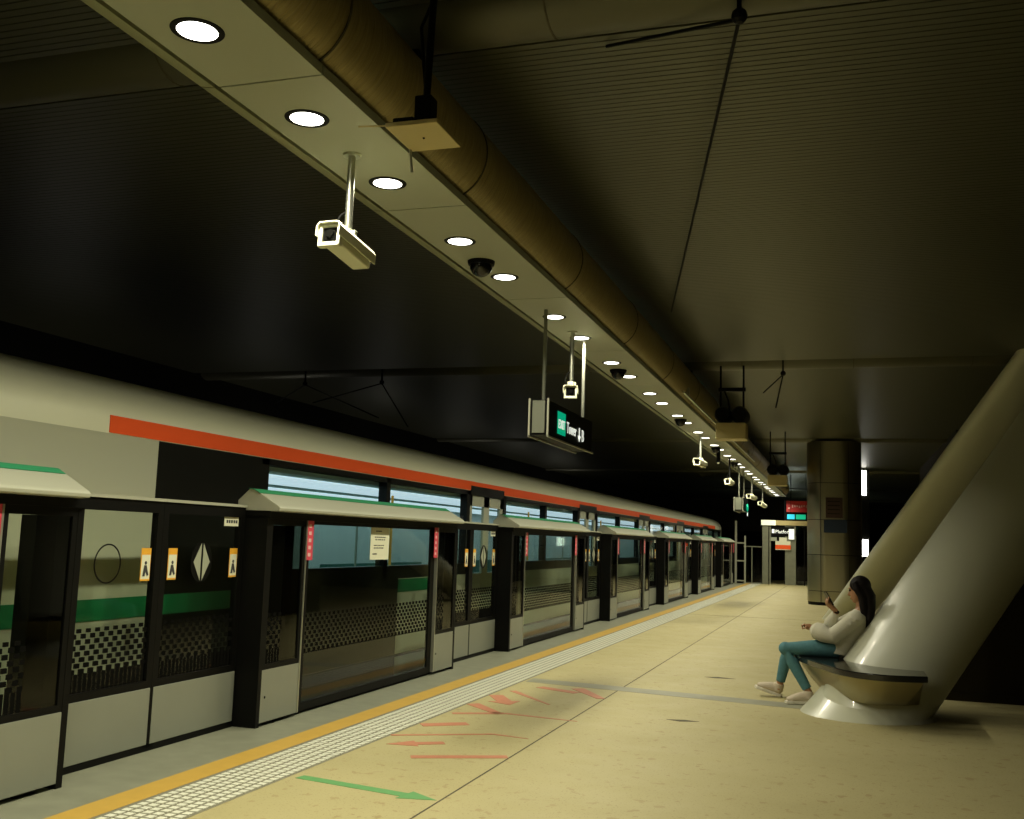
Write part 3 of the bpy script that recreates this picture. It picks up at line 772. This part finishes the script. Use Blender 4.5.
# tall dark enclosure behind the leaning columns on the right
struct(MB().box(.98, 3.6, 11.75, 18, 0, 1.22).box(.97, 3.62, 11.73, 18.02, 0, .08).box(1.7, 1.72, 11.735, 11.76, .08, 1.2).box(2.3, 2.32, 11.735, 11.76, .08, 1.2).build('wall_low_enclosure', 'darker'))
struct(MB().box(2.6, 6.9, 27, 40, 0, 4.6).build('wall_enclosure', 'dark'))
lt = empty('streak_glow', (.66, 39.5, 2.6), 'added glowing strips for bright reflected streaks behind the clad pillar', 'lamp')
MB().box(-.12, .14, 0, .08, -1.3, -.7).box(-.12, .10, 0, .08, .9, 1.8).build('diffuser', 'lamp', lt)  # glowing strips added in place of bright reflected streaks
MB().box(-.2, .2, .08, .12, -1.32, 1.82).build('back_plate', 'black', lt)
MB().box(-.02, .02, .12, .15, -2.6, 1.9).build('pole', 'black', lt)

# ---------------------------------------------------------------- seated person, facing the gates (-x)
def solid(mb, name, m, parent=None, voxel=.008, sm=3, smooth_f=.5):
    o = mb.build(name, m)
    rm = o.modifiers.new('r', 'REMESH'); rm.mode = 'VOXEL'; rm.voxel_size = voxel; rm.use_smooth_shade = True
    if sm:
        s_ = o.modifiers.new('s', 'SMOOTH'); s_.factor = smooth_f; s_.iterations = sm
    me = bpy.data.meshes.new_from_object(o.evaluated_get(bpy.context.evaluated_depsgraph_get()))
    me.name = name; old = o.data; o.modifiers.clear(); o.data = me; bpy.data.meshes.remove(old)
    for p in me.polygons: p.use_smooth = True
    if parent: o.parent = parent
    return o
def person():
    OX, OY = -.08, 10.78
    def q(X, z, Y):                     # height and reach scaled with the distance they were measured at
        s = Y / 10.6
        return Vector((X * s - OX, Y - OY, 1.5 - (1.5 - z) * s))
    YN_, YF_ = 10.62, 10.94
    pel = q(-.05, .575, 10.78); chest = q(.10, .79, 10.78); sh = q(.135, .89, 10.78); neck = q(.14, .955, 10.78)
    head = q(.125, 1.115, 10.78)
    nsh, nel, nwr, nha = q(.13, .885, 10.62), q(-.12, .665, 10.58), q(-.31, .725, 10.66), q(-.365, .755, 10.66)
    fsh, fel, fwr, fha = q(.13, .885, 10.94), q(-.19, .70, 10.90), q(-.085, .905, 10.80), q(-.125, .975, 10.78)
    nhip, nkn, nan = q(-.07, .555, 10.70), q(-.565, .525, 10.66), q(-.345, .125, 10.64)
    fhip, fkn, fan = q(-.07, .555, 10.87), q(-.54, .515, 10.92), q(-.615, .185, 10.98)
    nto = q(-.47, .04, 10.62); fto = q(-.80, .14, 10.98)
    b = MB()
    b.tube([pel, (pel + chest) / 2, chest, sh, neck, q(.14, 1.02, 10.78)], [(.10, .13), (.09, .12), (.095, .13), (.07, .12), .046, .044], 20)
    b.tube([nsh, nel, nwr], [.045, .036, .024], 14).tube([fsh, fel, fwr], [.045, .036, .024], 14)
    b.tube([nhip, nkn, nan, nan + Vector((-.02, 0, -.05))], [.075, .052, .034, .036], 16).tube([fhip, fkn, fan, fan + Vector((-.02, 0, -.06))], [.075, .052, .034, .036], 16)
    b.tube([nan + Vector((0, 0, -.06)), nto], [.024, .016], 12).tube([fan + Vector((0, 0, -.07)), fto + Vector((0, 0, -.01))], [.022, .012], 12)
    # head looking down at the phone: skull, face, nose, lips, chin, ears
    R = Matrix.Rotation(-.22, 3, 'Y')
    H = lambda x, y, z: head + R @ Vector((x, y, z))
    b.ball(H(.012, 0, .03), .1, 24, (.93, .76, .93), R).ball(H(-.035, 0, -.035), .075, 20, (.72, .78, 1.05), R)
    b.ball(H(-.062, 0, -.088), .026, 14, (.9, 1.0, .8), R)                      # chin
    b.tube([H(-.083, 0, .012), H(-.104, 0, -.022), H(-.095, 0, -.034)], [.008, .013, .010], 10)   # nose
    b.ball(H(-.088, 0, -.056), .012, 12, (.8, 1.7, .55), R).ball(H(-.084, 0, -.067), .012, 12, (.8, 1.5, .6), R)  # lips
    b.tube([H(-.08, -.045, .034), H(-.092, -.022, .038)], .007, 8).tube([H(-.08, .045, .034), H(-.092, .022, .038)], .007, 8)  # brows
    for s in (-1, 1): b.ball(H(.012, s * .074, -.01), .03, 12, (.6, .3, 1), R)
    # near hand resting, holding nothing: palm, four fingers, thumb
    d = (nha - nwr).normalized(); up = Vector((0, 0, 1)); side = Vector((0, 1, 0))
    b.ball((nwr + nha) / 2 + d * .01, .036, 16, (1.15, .62, .85))
    for i, L in enumerate((.052, .062, .058, .045)):
        o_ = nha + side * (-.027 + .018 * i) + Vector((-.005, 0, .004))
        b.tube([o_ - d * .02, o_ + d * .018, o_ + d * .03 + Vector((-.012, 0, -.02)), o_ + d * .02 + Vector((-.012, 0, -L * .85))], [.0095, .009, .0085, .007], 8)
    b.tube([nwr + side * -.02 + d * .02, nha + Vector((-.0, -.038, -.012)), nha + Vector((-.028, -.034, -.03))], [.011, .010, .008], 8)
    # far hand gripping the phone
    ax = (q(-.19, 1.09, 10.78) - q(-.12, .96, 10.78)).normalized(); nrm = ax.cross(Vector((0, 1, 0))).normalized()
    pc = q(-.155, 1.025, 10.77)
    if nrm.x < 0: nrm = -nrm                                     # toward her face
    palm = pc - ax * .03 - nrm * .025
    b.tube([fwr, palm - ax * .015], [.024, .03], 12).ball(palm, .036, 16, (.7, 1.0, 1.0))
    for i in range(4):
        o_ = palm + ax * (-.022 + .019 * i) + Vector((0, .012, 0))
        b.tube([o_, o_ + Vector((0, .032, 0)) + nrm * .006, o_ + Vector((0, .044, 0)) + nrm * .028, o_ + Vector((0, .026, 0)) + nrm * .040], [.0095, .009, .008, .007], 8)
    b.tube([palm + Vector((0, -.02, 0)), palm + Vector((0, -.043, 0)) + nrm * .015 + ax * .02, palm + Vector((0, -.030, 0)) + nrm * .036 + ax * .045], [.012, .010, .008], 8)
    root = solid(b, 'person', 'skin', None, .0055, 2)
    root.location = (OX, OY, 0)
    tag(root, 'person in cream sweater and blue jeans sitting on the bench, looking at a phone', 'person')
    # eyes and lips
    for s in (-1, 1):
        MB().ball(H(-.083, s * .028, .018), .0095, 12).build('eye', 'hair', root, True)
    MB().ball(H(-.094, 0, -.061), .010, 12, (.5, 1.6, .7), R).build('lips', 'lip', root, True)
    # hair: cap and long fall down the back
    hb = MB().ball(H(.024, 0, .045), .11, 24, (.93, .86, .90), R)
    hb.tube([H(.03, 0, .02), H(.075, 0, -.08), q(.225, .93, 10.78), q(.215, .82, 10.75), q(.18, .73, 10.74)], [(.085, .088), (.07, .10), (.05, .11), (.04, .10), (.015, .06)], 20)
    for s in (-1, 1):
        hb.tube([H(-.02, s * .066, .09), H(-.015, s * .082, .02), H(.015, s * .083, -.06), q(.17, .90, 10.78 + s * .09), q(.19, .80, 10.78 + s * .08)], [.028, .036, .040, .034, .014], 12)
    solid(hb, 'hair', 'hair', root, .008, 2)
    # sweater
    sw = MB()
    sw.tube([pel + Vector((-.01, 0, -.065)), pel, (pel + chest) / 2 + Vector((-.012, 0, 0)), chest, sh, sh.lerp(neck, .75)], [(.125, .185), (.13, .18), (.125, .17), (.12, .165), (.085, .14), (.052, .058)], 24)
    sw.tube([nsh + Vector((.0, .03, 0)), nsh.lerp(nel, .5), nel, nel.lerp(nwr, .45), nel.lerp(nwr, .85), nwr + (nwr - nel).normalized() * .01], [.074, .074, .080, .090, .082, .040], 16)
    sw.tube([fsh + Vector((.0, -.03, 0)), fsh.lerp(fel, .5), fel, fel.lerp(fwr, .5), fel.lerp(fwr, .93)], [.072, .07, .072, .062, .036], 16)
    # soft folds
    for i, t in enumerate((.15, .35, .6, .8)):
        p_ = nsh.lerp(nel, t); sw.tube([p_ + Vector((-.05, -.045, .01)), p_ + Vector((0, -.068, -.012)), p_ + Vector((.05, -.035, -.02))], .013, 8)
    for i, t in enumerate((.2, .5, .75)):
        p_ = pel.lerp(chest, t); sw.tube([p_ + Vector((-.10, -.10, .02)), p_ + Vector((-.02, -.168, -.01)), p_ + Vector((.08, -.12, .02))], .013, 8)
    solid(sw, 'sweater', 'knit', root, .009, 3)
    # jeans
    jn = MB().tube([pel + Vector((.01, 0, .03)), pel + Vector((.0, 0, -.03))], [(.11, .16), (.11, .165)], 20)
    def leg(h, k, a): jn.tube([h, h.lerp(k, .5), k, k.lerp(a, .3), k.lerp(a, .93)], [.092, .08, .064, .060, .046], 18); jn.ball(k, .066, 16)
    leg(nhip, nkn, nan); leg(fhip, fkn, fan)
    solid(jn, 'jeans', 'jeans', root, .009, 2)
    # shoes: low canvas trainers with a pale rubber sole
    def shoe(ank, heel, toe):
        d = (toe - heel).normalized(); L = (toe - heel).length; n = Vector((0, 1, 0)); u = n.cross(d).normalized()
        if u.z < 0: u = -u
        P_ = lambda t, s, h: heel + d * (t * L) + n * s + u * h
        up_ = MB().tube([P_(-.03, 0, .058), P_(.2, 0, .066), P_(.45, 0, .060), P_(.75, 0, .046), P_(.98, 0, .036)], [(.052, .038), (.060, .044), (.052, .046), (.038, .047), (.022, .032)], 18)
        up_.tube([P_(.12, 0, .05), ank.lerp(P_(.12, 0, .10), .35) + Vector((0, 0, .012))], [.052, .048], 16)
        s1 = solid(up_, 'shoe', 'shoe', root, .006, 2)
        out = [(-.13, 0), (-.09, .034), (.15, .042), (.45, .042), (.75, .050), (.97, .040), (1.08, .0)]
        out = out + [(t, -s) for t, s in reversed(out[1:-1])]
        sb = MB(); bs = len(out)
        sb.v = [tuple(P_(t, s, 0)) for t, s in out] + [tuple(P_(t, s, .030)) for t, s in out]
        sb.f = [tuple(range(bs)), tuple(bs + i for i in reversed(range(bs)))] + [(i, (i + 1) % bs, bs + (i + 1) % bs, bs + i) for i in range(bs)]
        sb.build('sole', 'sole', s1, bevel=.006)
        lc = MB()
        for i in range(4): lc.tube([P_(.34 + i * .1, -.024, .112 - i * .010), P_(.36 + i * .1, .024, .112 - i * .010)], .0035, 6)
        lc.build('laces', 'paper', s1)
    h0 = q(-.325, 0, 10.64); h0.z = .004; t0 = q(-.555, 0, 10.58); t0.z = .004
    shoe(nan, h0, t0)
    h1 = q(-.625, 0, 11.0); h1.z = .008; t1 = q(-.845, 0, 11.0); t1.z = .075
    shoe(fan, h1, t1)
    # wrist band
    dw = (fwr - fel).normalized()
    MB().tube([fwr - dw * .006, fwr + dw * .006], .030, 18).build('wrist_band', 'black', root, True)
    # phone, held in the far hand
    pn = MB().box(-.037, .037, -.0045, .0045, -.075, .075).build('phone', 'screen', bevel=.004)
    tag(pn, 'black mobile phone held upright in the raised hand', 'phone')
    m3 = Matrix((Vector((0, 1, 0)), nrm, ax)).transposed() @ Matrix.Rotation(-.45, 3, 'Z')
    pn.matrix_world = Matrix.Translation(pc + Vector((OX, OY, 0))) @ m3.to_4x4()
    s_ = MB().box(-.033, .033, .0046, .0052, -.068, .068).build('screen', 'blackg', pn)
person()
